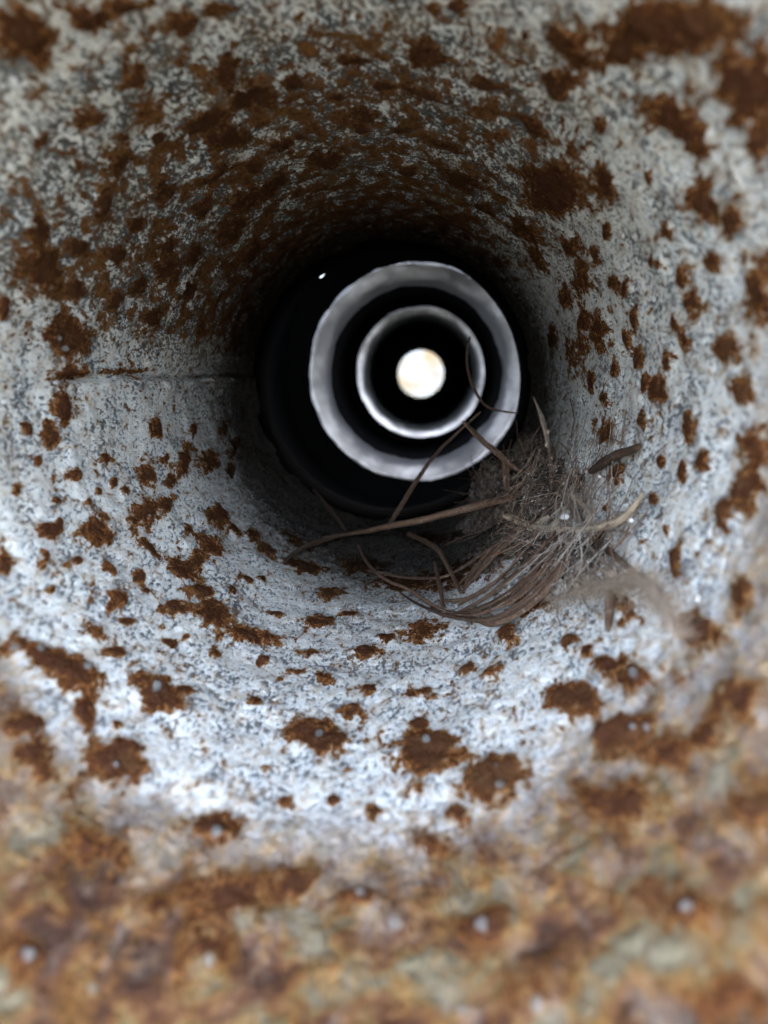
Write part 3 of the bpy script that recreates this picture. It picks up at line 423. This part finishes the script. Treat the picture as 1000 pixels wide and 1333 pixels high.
mouth = 1 / (1 + np.exp((D - edge[None, :] + 0.02) / 0.13))
mouth *= np.clip(0.58 - 0.42 * np.sin(T + 0.25), 0.25, 0.92)
# the upper half carries more brown film and scattered rust than the floor
def sstep(x, a, b):
    u = np.clip((x - a) / (b - a), 0, 1)
    return u * u * (3 - 2 * u)
wash = sstep(T, 0.25, 1.25) * (1 - 0.85 * sstep(T, 2.75, 3.1))
wash *= 0.45 + 0.55 * sstep(D, 1.6, 2.6)
wash = np.clip(wash + 0.35 * sstep(D, 3.0, 5.0), 0, 1.2)
shade_film = np.clip((D - 3.3 - 0.45 * np.sin(T)) / 1.7, 0, 1) ** 0.9  # shade put into the colour: darker as daylight dies along the bore
shade_film += 0.35 * np.exp(-((T + 1.1) / 0.6) ** 2 - ((D - 4.0) / 0.7) ** 2)  # plus brown film on the floor near the debris
shade_film = np.clip(shade_film, 0, 1)
relief = 0.030 * (fractal(TN, D, 40, 7, 50, 4) - 0.5)
crust = np.clip((rust - 0.35) / 0.4, 0, 1)
relief += 0.010 * crust * (0.3 + 1.2 * fractal(TN, D, 160, 26, 60, 3))
relief += 0.008 * nip
relief += 0.030 * np.clip(mouth, 0, 1) * (fractal(TN, D, 70, 11, 70, 4) - 0.45)
# longitudinal weld seam: a narrow groove with a slight step
seam = 3.079 + 0.022 * (fractal(TN * 0, D, 2, 5, 90, 4) - 0.5)
ds = ((T - seam + math.pi) % (2 * math.pi)) - math.pi
relief -= 0.042 * sstep(D, 2.1, 2.8) * (0.15 + 1.2 * smooth_noise(TN * 0, D, 2, 6, 91)) * np.exp(-(ds / 0.013) ** 2)
relief += 0.014 * sstep(D, 2.0, 2.6) / (1 + np.exp(-(ds) / 0.01)) * np.exp(-np.clip(ds, 0, 9) / 0.25)
rr = 1.0 - relief
P = np.stack([(AX + rr * np.cos(T)), D, (AZ + rr * np.sin(T))], -1) * R
pipe = tag(empty('steel_pipe', (0, 0, 0)), 'rusty galvanised pipe seen from inside, its white bore blotched brown', 'pipe')
grid_obj('bore_wall', P, M_bore, pipe, True, {'rust': rust, 'mouth_rust': mouth, 'nipple': nip, 'wash': wash, 'shade_film': shade_film})

def lathe(name, prof, mat, parent, seg=128, cx=AX, cz=AZ, rough=0.0, seed=0, flip=False, inward=None):
    """prof: list of (depth, radius)"""
    a = np.linspace(0, 2 * math.pi, seg, endpoint=False)
    rows = []
    for i, (d, r) in enumerate(prof):
        jit = 1 + rough * (np.convolve(np.random.default_rng(seed + i).random(seg + 4), np.ones(5) / 5, 'valid') - 0.5)
        rows.append(np.stack([cx + r * jit * np.cos(a), np.full(seg, d) , cz + r * jit * np.sin(a)], -1))
    return grid_obj(name, np.array(rows) * R, mat, parent, True, flip=flip,
                    attrs=None if inward is None else {'inward': np.repeat(np.array(inward)[:, None], seg, 1)})

lathe('pipe_lip', [(D0 + 0.002, 1.0), (D0 - 0.02, 1.015), (D0 - 0.035, 1.05), (D0 - 0.02, 1.085), (D0, 1.1)], M_bore, pipe, 160, rough=0.006)
lathe('outer_wall', [(D0, 1.1), (1.5, 1.1), (3.5, 1.1), (D1, 1.1), (D1, 1.006)], M_outer, pipe)
lathe('shade_liner', [(D1 - 0.42, 1.001), (D1 - 0.30, 0.990), (D1 - 0.1, 0.984), (D1 + 0.03, 0.982), (D1 + 0.03, 1.1), (D1 + 0.005, 1.1)], M_black, pipe, 160, rough=0.01)  # added black liner that paints out the light on the inner end
# the weld bead below the groove
bead_v, bead_f = [], []
nb = 160
for i in range(nb):
    d = 2.35 + (D1 - 2.7) * i / (nb - 1)
    wv = 0.011 + 0.006 * math.sin(i * 1.7) * random.random()
    hh = 0.001 + 0.007 * random.random()
    for kx in range(5):
        a = 3.079 + 0.024 + wv * (kx - 2) / 2
        r = 1.0 + 0.012 - (hh + 0.012) * (1 - ((kx - 2) / 2) ** 2)
        bead_v.append(((AX + r * math.cos(a)) * R, d * R, (AZ + r * math.sin(a)) * R))
for i in range(nb - 1):
    for kx in range(4):
        o = i * 5 + kx
        bead_f.append((o, o + 1, o + 6, o + 5))
mesh_obj('weld_seam', bead_v, bead_f, M_bore, pipe)

# ------------------------------------------------------------------ the pipes further on
VX, VZ = -0.03, 0.02
def next_pipe(label, dm, dend, cx, cz, bright, bore, light_shield, well, mat):
    t = tag(empty('pipe_section', (cx * R, dm * R, cz * R)), label, 'pipe', 'pipe sections further along the bore')
    def part(name, prof, mat, **kw):
        o = lathe(name, [(d, r) for d, r in prof], mat, t, cx=cx, cz=cz, **kw)
        o.location = (-cx * R, -dm * R, -cz * R)
        return o
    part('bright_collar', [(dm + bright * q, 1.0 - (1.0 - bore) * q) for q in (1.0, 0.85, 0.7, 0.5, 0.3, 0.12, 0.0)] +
         [(dm - 0.006, 1.008), (dm + 0.01, 1.014), (dm + 0.3, 1.016)], mat, seg=160, rough=0.055, seed=int(dm * 10), inward=[1.1, 0.92, 0.72, 0.5, 0.3, 0.12, 0, 1.2, 1.2, 1.2])  # outer lip rows coloured dark to take off the edge highlight
    part('dark_tube', [(dm + bright - 0.02, bore - 0.004), (dm + bright + 0.4, bore - 0.004), (dend, bore - 0.004), (dend, bore + 0.06), (dm + bright + 0.1, bore + 0.06)], M_black if dm < 8 else M_dark)  # bore past the collar coloured dark where the light gives out
    part('light_trap', [(dm + 2.3, bore + 0.06), (dm + 2.3, well), (dm + 1.2, well), (dm, well), (dm, light_shield), (dm + 0.05, light_shield),
                    (dm + 0.05, well + 0.04), (dm + 2.36, well + 0.04), (dm + 2.36, bore + 0.06)], M_black)  # added dark well and wide unseen disc, shaped to steer daylight at the gaps
    return t
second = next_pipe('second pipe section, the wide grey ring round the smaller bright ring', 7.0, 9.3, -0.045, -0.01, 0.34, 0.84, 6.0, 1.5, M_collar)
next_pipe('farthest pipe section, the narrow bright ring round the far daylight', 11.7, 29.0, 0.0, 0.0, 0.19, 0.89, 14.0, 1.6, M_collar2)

def wall_material():
    t = NT('backdrop_tone')
    P = t.coords(1.0)
    n = t.noise(P, 9, 5, 0.6, 0.3); k = t.noise(P, 14, 4, 0.6)
    c = t.ramp(n, [(0.36, (0.092, 0.064, 0.034)), (0.47, (0.092, 0.080, 0.060)), (0.55, (0.096, 0.098, 0.091)), (0.66, (0.110, 0.112, 0.104))])
    c = t.mix(t.math('MULTIPLY', t.ss(k, 0.55, 0.70), 0.5), c, (0.062, 0.058, 0.052))
    return t.out(c, 0.9, None, 0.1)
wy = 3.4  # added wall whose tones stand in for daylight beyond the last pipe
bm = bmesh.new()
bmesh.ops.create_cube(bm, size=1.0)
for v in bm.verts: v.co = Vector((v.co.x * 4.0, v.co.y * 0.15, v.co.z * 2.2))
bmesh.ops.bevel(bm, geom=list(bm.edges), offset=0.01, segments=2, affect='EDGES')
me = bpy.data.meshes.new('backdrop_wall'); bm.to_mesh(me); bm.free(); me.materials.append(wall_material())
pw = bpy.data.objects.new('backdrop_wall', me); C.objects.link(pw); pw.location = (0.1, wy, 0.6)
tag(pw, 'added backdrop wall standing in for the small disc of daylight at the far end', 'wall')

# added white peg in the dark well, standing in for a glint of light
sp = Vector(POINTS['glint']); ctr = Vector((-0.045, 7.0, -0.01))
rad_dir = Vector((sp.x - ctr.x, 0, sp.z - ctr.z)).normalized()
bm = bmesh.new()
bmesh.ops.create_cone(bm, cap_ends=True, segments=14, radius1=0.040 * R, radius2=0.030 * R, depth=0.5 * R)
bmesh.ops.bevel(bm, geom=list(bm.edges), offset=0.006 * R, segments=2, affect='EDGES')
me = bpy.data.meshes.new('glint_peg'); bm.to_mesh(me); bm.free(); me.materials.append(M_glint)
scw = bpy.data.objects.new('glint_peg', me); C.objects.link(scw); scw.parent = second
scw.location = (sp + rad_dir * 0.25 - ctr) * R
scw.rotation_euler = (-rad_dir).to_track_quat('Z', 'Y').to_euler()

# ------------------------------------------------------------------ stems and debris
def catmull(pts, step):
    P = np.array(pts, float)
    P = np.vstack([2 * P[0] - P[1], P, 2 * P[-1] - P[-2]])
    out = []
    for i in range(1, len(P) - 2):
        n = max(2, int(np.linalg.norm(P[i + 1, :3] - P[i, :3]) / step))
        for k in range(n):
            u = k / n
            a, b, c, d = P[i - 1], P[i], P[i + 1], P[i + 2]
            out.append(0.5 * (2 * b + (c - a) * u + (2 * a - 5 * b + 4 * c - d) * u * u + (3 * b - a - 3 * c + d) * u ** 3))
    out.append(P[-2])
    return np.array(out)

def tube_mesh(pts, sides=9, step=0.02, seed=0, flute=0.16, wob=0.10, flat=1.0):
    rg = np.random.default_rng(seed)
    S = catmull(pts, step)
    n = len(S)
    c = S[:, :3].copy(); r = np.maximum(S[:, 3], 0.0012)
    wn_ = np.cumsum(rg.normal(0, 1, (n, 3)), 0)
    wn_ -= np.linspace(0, 1, n)[:, None] * wn_[-1]
    c += wn_ * (0.05 * r[:, None])
    tan = np.gradient(c, axis=0); tan /= np.linalg.norm(tan, axis=1)[:, None] + 1e-12
    up = np.array([0.3, 0.2, 0.93]); s = np.cross(tan, up); s /= np.linalg.norm(s, axis=1)[:, None] + 1e-9
    u = np.cross(s, tan)
    a = np.linspace(0, 2 * math.pi, sides, endpoint=False)
    fl = 1 + flute * (rg.random(sides) - 0.5) * 2
    V, UV = [], []
    rn = np.convolve(rg.random(n + 6), np.ones(7) / 7, 'valid')[:n]
    L = 0
    for i in range(n):
        if i: L += np.linalg.norm(c[i] - c[i - 1])
        ri = r[i] * (1 + wob * (rn[i] - 0.5) * 4)
        if i == 0 or i == n - 1: ri *= 0.55
        for k in range(sides):
            q = ri * fl[k] * (1 + 0.06 * (rg.random() - 0.5))
            V.append((c[i] + s[i] * q * math.cos(a[k]) * flat + u[i] * q * math.sin(a[k])) * R)
            UV.append((abs(2 * k / sides - 1), L))
    F = []
    for i in range(n - 1):
        for k in range(sides):
            F.append((i * sides + k, i * sides + (k + 1) % sides, (i + 1) * sides + (k + 1) % sides, (i + 1) * sides + k))
    F.append(tuple(range(sides))[::-1]); F.append(tuple((n - 1) * sides + k for k in range(sides)))
    return V, F, UV, c, tan, r

def hairs(name, c, tan, r, n, length, rad, mat, parent, seed=0, grav=0.0):
    rg = np.random.default_rng(seed)
    V, F = [], []
    for _ in range(n):
        i = rg.integers(0, len(c))
        d = rg.normal(0, 1, 3); d -= tan[i] * (d @ tan[i]) * 0.6; d /= np.linalg.norm(d)
        d2 = d + rg.normal(0, 0.5, 3)
        p0 = c[i] + d * r[i] * 0.8
        l = length * (0.4 + rg.random())
        p1 = p0 + d * l * 0.5; p2 = p1 + d2 * l * 0.5
        # bristles may not pass through the pipe wall
        pts = [np.append(p0, rad), np.append(p1, rad * 0.8), np.append(p2, rad * 0.3)]
        o = len(V)
        e1 = np.cross(d, [0.2, 0.9, 0.3]); e1 /= np.linalg.norm(e1); e2 = np.cross(d, e1)
        for q in pts:
            for k in range(3):
                V.append((q[:3] + (e1 * math.cos(k * 2.094) + e2 * math.sin(k * 2.094)) * q[3]) * R)
        for j in range(2):
            for k in range(3):
                F.append((o + j * 3 + k, o + j * 3 + (k + 1) % 3, o + j * 3 + 3 + (k + 1) % 3, o + j * 3 + 3 + k))
    o = mesh_obj(name, V, F, mat, parent)
    o['kind'] = 'stuff'
    return o

def stem(key, name, label, cat, mat, group=None, flat=1.0, sides=9, **kw):
    V, F, UV, c, tan, r = tube_mesh(TWIGS[key], sides=sides, seed=sum(map(ord, key)), flat=flat, **kw)
    o = mesh_obj(name, V, F, mat, uv=UV)
    # origin at the stem's own middle
    m = Vector(V[len(V) // 2])
    o.data.transform(__import__('mathutils').Matrix.Translation(-m)); o.location = m
    tag(o, label, cat, group)
    return o, c, tan, r, m

G = 'loose twigs and stems caught in the pipe'
stem('long_stem', 'twig', 'long brown stem lying crosswise from the dust clump to the left', 'twig', M_brown, G, sides=10)
stem('rising_stem', 'twig', 'dark stem slanting up across the wide grey ring', 'twig', M_dark_stem, G)
stem('hair_loop', 'root_hair', 'hair-thin black curved fibre crossing the right of the narrow bright ring', 'root', M_dark_stem, G, sides=6)
stem('knotted_twig', 'twig', 'thick knotted grey brown twig under the bright rings, leaning into the clump', 'twig', M_brown, G, wob=0.25)
o, c, tan, r, m = stem('upright_sprig', 'sprig', 'pale thin sprig standing upright on the clump with small buds', 'sprig', M_grey, G, wob=0.3)
def bud(parent, at, rad, m, seed):
    bm = bmesh.new(); bmesh.ops.create_icosphere(bm, subdivisions=2, radius=rad * R)
    rg = np.random.default_rng(seed)
    for v in bm.verts: v.co *= 0.8 + 0.45 * rg.random(); v.co.z *= 1.5
    me = bpy.data.meshes.new('bud'); bm.to_mesh(me); bm.free(); me.materials.append(M_tan)
    b = bpy.data.objects.new('bud', me); C.objects.link(b); b.parent = parent
    b.location = Vector(at) * R - m
for i, q in enumerate((0.33, 0.42, 0.66)):
    j = int(q * (len(c) - 1)); bud(o, c[j] + np.array([0.008 * (-1) ** i, 0, 0]), 0.011 - 0.002 * i, m, i)
stem('dark_stub', 'twig', 'short thick dark brown stub lying against the right wall', 'twig', M_dark_stem, G, sides=12)
o, c, tan, r, m = stem('tan_twig', 'twig', 'pale tan fuzzy twig, the lightest one, lying across the clump', 'twig', M_tan, G, sides=12, wob=0.2)
h = hairs('fuzz', c, tan, r, 700, 0.018, 0.0009, M_lint, o, 5); h.location = -m
for kx in ('tan_fork', 'tan_shoot'):
    V, F, UV, c2, t2, r2 = tube_mesh(TWIGS[kx], seed=3)
    b = mesh_obj('side_shoot', V, F, M_tan, o, uv=UV); b.location = -m
o, c, tan, r, m = stem('pale_curl', 'sprig', 'small pale curled sprig above the right end of the tan twig', 'sprig', M_tan, G, wob=0.35)
h = hairs('fuzz', c, tan, r, 120, 0.02, 0.001, M_lint, o, 6); h.location = -m
stem('brown_peg', 'twig', 'stout brown peg sloping down onto the tan twig', 'twig', M_grey, G, sides=10)
stem('brown_peg_two', 'twig', 'thinner dark peg beside the stout brown peg', 'twig', M_brown, G)
stem('slant_rod', 'twig', 'straight dark brown rod sloping down to the right below the tan twig', 'twig', M_dark_stem, G, sides=10)
stem('root_rod', 'twig', 'thin grey rod lying just under the straight dark rod', 'twig', M_grey, G)
o, c, tan, r, m = stem('fuzzy_leaf', 'dry_stalk', 'blurred grey brown fuzzy dry stalk bending down at lower right of the debris', 'stalk', M_grey, G, sides=14, flat=0.7, wob=0.2)
h = hairs('fuzz', c, tan, r, 800, 0.05, 0.0009, M_lint, o, 7); h.location = -m
stem('short_peg', 'twig', 'short brown peg hanging below the fuzzy dry stalk', 'twig', M_brown, G)
stem('left_stick', 'twig', 'short bent stick at far left end of the long brown stem', 'twig', M_dark_stem, G)
stem('left_bristle', 'twig', 'faint dark bristle on the shaded left floor under the dark gap', 'twig', M_dark_stem, G, sides=6)
stem('dark_post', 'twig', 'upright brown post standing behind the long brown stem', 'twig', M_brown, G)
stem('floor_peg', 'twig', 'short brown upright peg on the floor left of the stem bundle', 'twig', M_brown, G)
stem('floor_stem', 'twig', 'thin brown stem curving down the floor under the long brown stem', 'twig', M_brown, G)
stem('left_loop', 'twig', 'thin looping fibre running along the floor left of the stem bundle', 'root', M_brown, G, sides=7)
stem('cross_fibre', 'root_hair', 'thin dark fibre crossing behind the brown floor peg to the clump', 'root', M_dark_stem, G, sides=6)
BUNDLE = {0: 'longest curved strand of the bundle, reaching farthest left along its lower edge',
          4: 'thickest curved brown strand on the lower right outer edge of the bundle',
          5: 'upper strand of the bundle, running alone just right of the dark thick stem',
          6: 'thick dark stem at the upper left of the bundle, straight and set apart',
          7: 'thin brown strand lying along the top side of the thick dark stem',
          8: 'thin strand lying along the underside of the thick dark stem',
          16: 'short fine strand above the thick dark stem, topmost of the bundle',
          15: 'brown strand hugging the inside of the thickest outer strand',
          18: 'short strand at the inner right of the bundle, close below the tan twig'}
for i in range(19):
    stem('b%d' % i, 'twig', BUNDLE.get(i, 'thin curved brown strand in the middle of the bundle on the floor below the clump'), 'stem',
         M_brown if i % 3 else M_dark_stem, 'curved stems bundled on the pipe floor', sides=8, wob=0.2, flute=0.3)

# the clump of dust the twigs are caught in, banked against the lower right wall
def on_wall(a, d, h=0.0):
    return np.stack([AX + (1 - h) * np.cos(a), d, AZ + (1 - h) * np.sin(a)], -1)
na, nd = 170, 190
ga = np.linspace(-1.25, -0.15, na); gd = np.linspace(2.05, 5.3, nd)
A, DD = np.meshgrid(ga, gd)
U = (A + 1.25) / 1.1
hgt = np.zeros_like(A)
for (a0, d0, sa, sd_, hh) in ((-0.56, 3.75, 0.17, 0.42, 0.15), (-0.72, 3.25, 0.16, 0.35, 0.07), (-0.50, 4.5, 0.2, 0.5, 0.13),
                              (-0.62, 2.6, 0.12, 0.34, 0.075), (-0.95, 3.5, 0.22, 0.4, 0.05), (-0.42, 3.4, 0.10, 0.3, 0.05), (-0.85, 4.3, 0.2, 0.4, 0.05), (-0.72, 4.55, 0.26, 0.40, 0.24)):
    hgt = np.maximum(hgt, hh * np.exp(-((A - a0) / sa) ** 2 - ((DD - d0) / sd_) ** 2))
hgt = np.maximum(hgt, 0.045 * np.exp(-((A + 0.95) / 0.22) ** 2 - ((DD - 3.7) / 0.5) ** 2))
nz = fractal(U, DD, 16, 5, 203, 6, 0.72); nz2 = fractal(U, DD, 50, 16, 230, 3, 0.6)
hgt = hgt * (0.35 + 1.3 * nz) + 0.05 * (nz2 - 0.5) * np.clip(hgt / 0.04, 0, 1) - 0.035
tag(grid_obj('dust_clump', on_wall(A, DD, hgt) * R, M_dust), 'grey brown clump of dust and grit banked on the lower right wall', 'dirt')

# fine lint and rootlets in the clump, and loose pale grains
def lint(n, seed, name, mat, lo=0.05, hi=0.22, rad=0.0011, lift=0.05, ca=-0.58, cd=3.4, sa=0.17, sdd=0.55):
    rg = np.random.default_rng(seed)
    V, F = [], []
    for _ in range(n):
        a = rg.normal(ca, sa); d = rg.normal(cd, sdd)
        i = int(np.clip((a + 1.25) / 1.1 * (na - 1), 0, na - 1)); j = int(np.clip((d - 2.05) / 3.25 * (nd - 1), 0, nd - 1))
        h0 = max(0.004, hgt[j, i])
        p = on_wall(np.array(a), np.array(d), h0 + 0.01 + 0.3 * lift * rg.random())
        l = lo + (hi - lo) * rg.random() ** 2
        dirn = rg.normal(0, 1, 3); nrm = np.array([-math.cos(a), 0, -math.sin(a)])
        dirn -= nrm * (dirn @ nrm) * 0.75; dirn /= np.linalg.norm(dirn)
        bend = rg.normal(0, 0.35, 3)
        pts = [p + dirn * l * (u - 0.5) + bend * l * (u - 0.5) ** 2 for u in (0, 0.25, 0.5, 0.75, 1)]
        e1 = np.cross(dirn, nrm); e1 /= np.linalg.norm(e1) + 1e-9; e2 = np.cross(dirn, e1)
        o = len(V); rd = rad * (0.6 + rg.random())
        for q in pts:
            rv = np.hypot(q[0] - AX, q[2] - AZ)
            if rv > 0.985: q = np.array([AX + (q[0] - AX) * 0.985 / rv, q[1], AZ + (q[2] - AZ) * 0.985 / rv])
            for kx in range(3):
                V.append((q + (e1 * math.cos(kx * 2.094) + e2 * math.sin(kx * 2.094)) * rd) * R)
        for jx in range(4):
            for kx in range(3):
                F.append((o + jx * 3 + kx, o + jx * 3 + (kx + 1) % 3, o + jx * 3 + 3 + (kx + 1) % 3, o + jx * 3 + 3 + kx))
    return mesh_obj(name, V, F, mat)
tag(lint(420, 21, 'lint_fibres', M_lint), 'pale hair-fine lint fibres tangled over the dust clump', 'lint', kind='stuff')
tag(lint(200, 22, 'rootlets', M_brown, 0.1, 0.4, 0.0024), 'thin brown rootlets tangled in the dust clump', 'roots', kind='stuff')

tag(lint(90, 24, 'rootlets', M_dark_stem, 0.08, 0.4, 0.0022, 0.1, -0.72, 4.4, 0.16, 0.3), 'dark rootlets bristling from the deep end of the dust clump', 'roots', kind='stuff')
tag(lint(80, 23, 'dusty_wisps', M_wisp, 0.15, 0.5, 0.0013, 0.22, -0.60, 2.75, 0.09, 0.25), 'grey white dusty wisps beside the fuzzy dry stalk', 'lint', kind='stuff')

def chip(rad, seed, sq=(1, 1, 1)):
    bm = bmesh.new(); bmesh.ops.create_icosphere(bm, subdivisions=2, radius=rad)
    rg = np.random.default_rng(seed)
    for v in bm.verts:
        v.co *= 0.65 + 0.6 * rg.random(); v.co.x *= sq[0]; v.co.y *= sq[1]; v.co.z *= sq[2]
    return bm
rg = np.random.default_rng(5)
V, F = [], []
for _ in range(130):
    a = rg.normal(-0.56, 0.17); d = rg.normal(3.0, 0.5)
    i = int(np.clip((a + 1.25) / 1.1 * (na - 1), 0, na - 1)); j = int(np.clip((d - 2.05) / 3.25 * (nd - 1), 0, nd - 1))
    p = on_wall(np.array(a), np.array(d), max(0.014, hgt[j, i]) + 0.006)
    bm = chip((0.002 + 0.006 * rg.random() ** 4), int(rg.integers(1e6)))
    bm.verts.ensure_lookup_table(); o = len(V)
    for v in bm.verts: V.append((p + np.array(v.co)) * R)
    for f in bm.faces: F.append(tuple(o + v.index for v in f.verts))
    bm.free()
tag(mesh_obj('loose_grains', V, F, M_flake, smooth=False), 'loose pale grains of zinc scale scattered over the debris', 'grains', kind='stuff')
bm = chip(0.016 * R, 3, (1.3, 0.7, 0.8))
me = bpy.data.meshes.new('zinc_flake'); bm.to_mesh(me); bm.free(); me.materials.append(M_flake)
fl = bpy.data.objects.new('zinc_flake', me); C.objects.link(fl); fl.location = Vector(POINTS['flake']) * R
tag(fl, 'small white flake lying in the clump above the tan twig', 'flake')
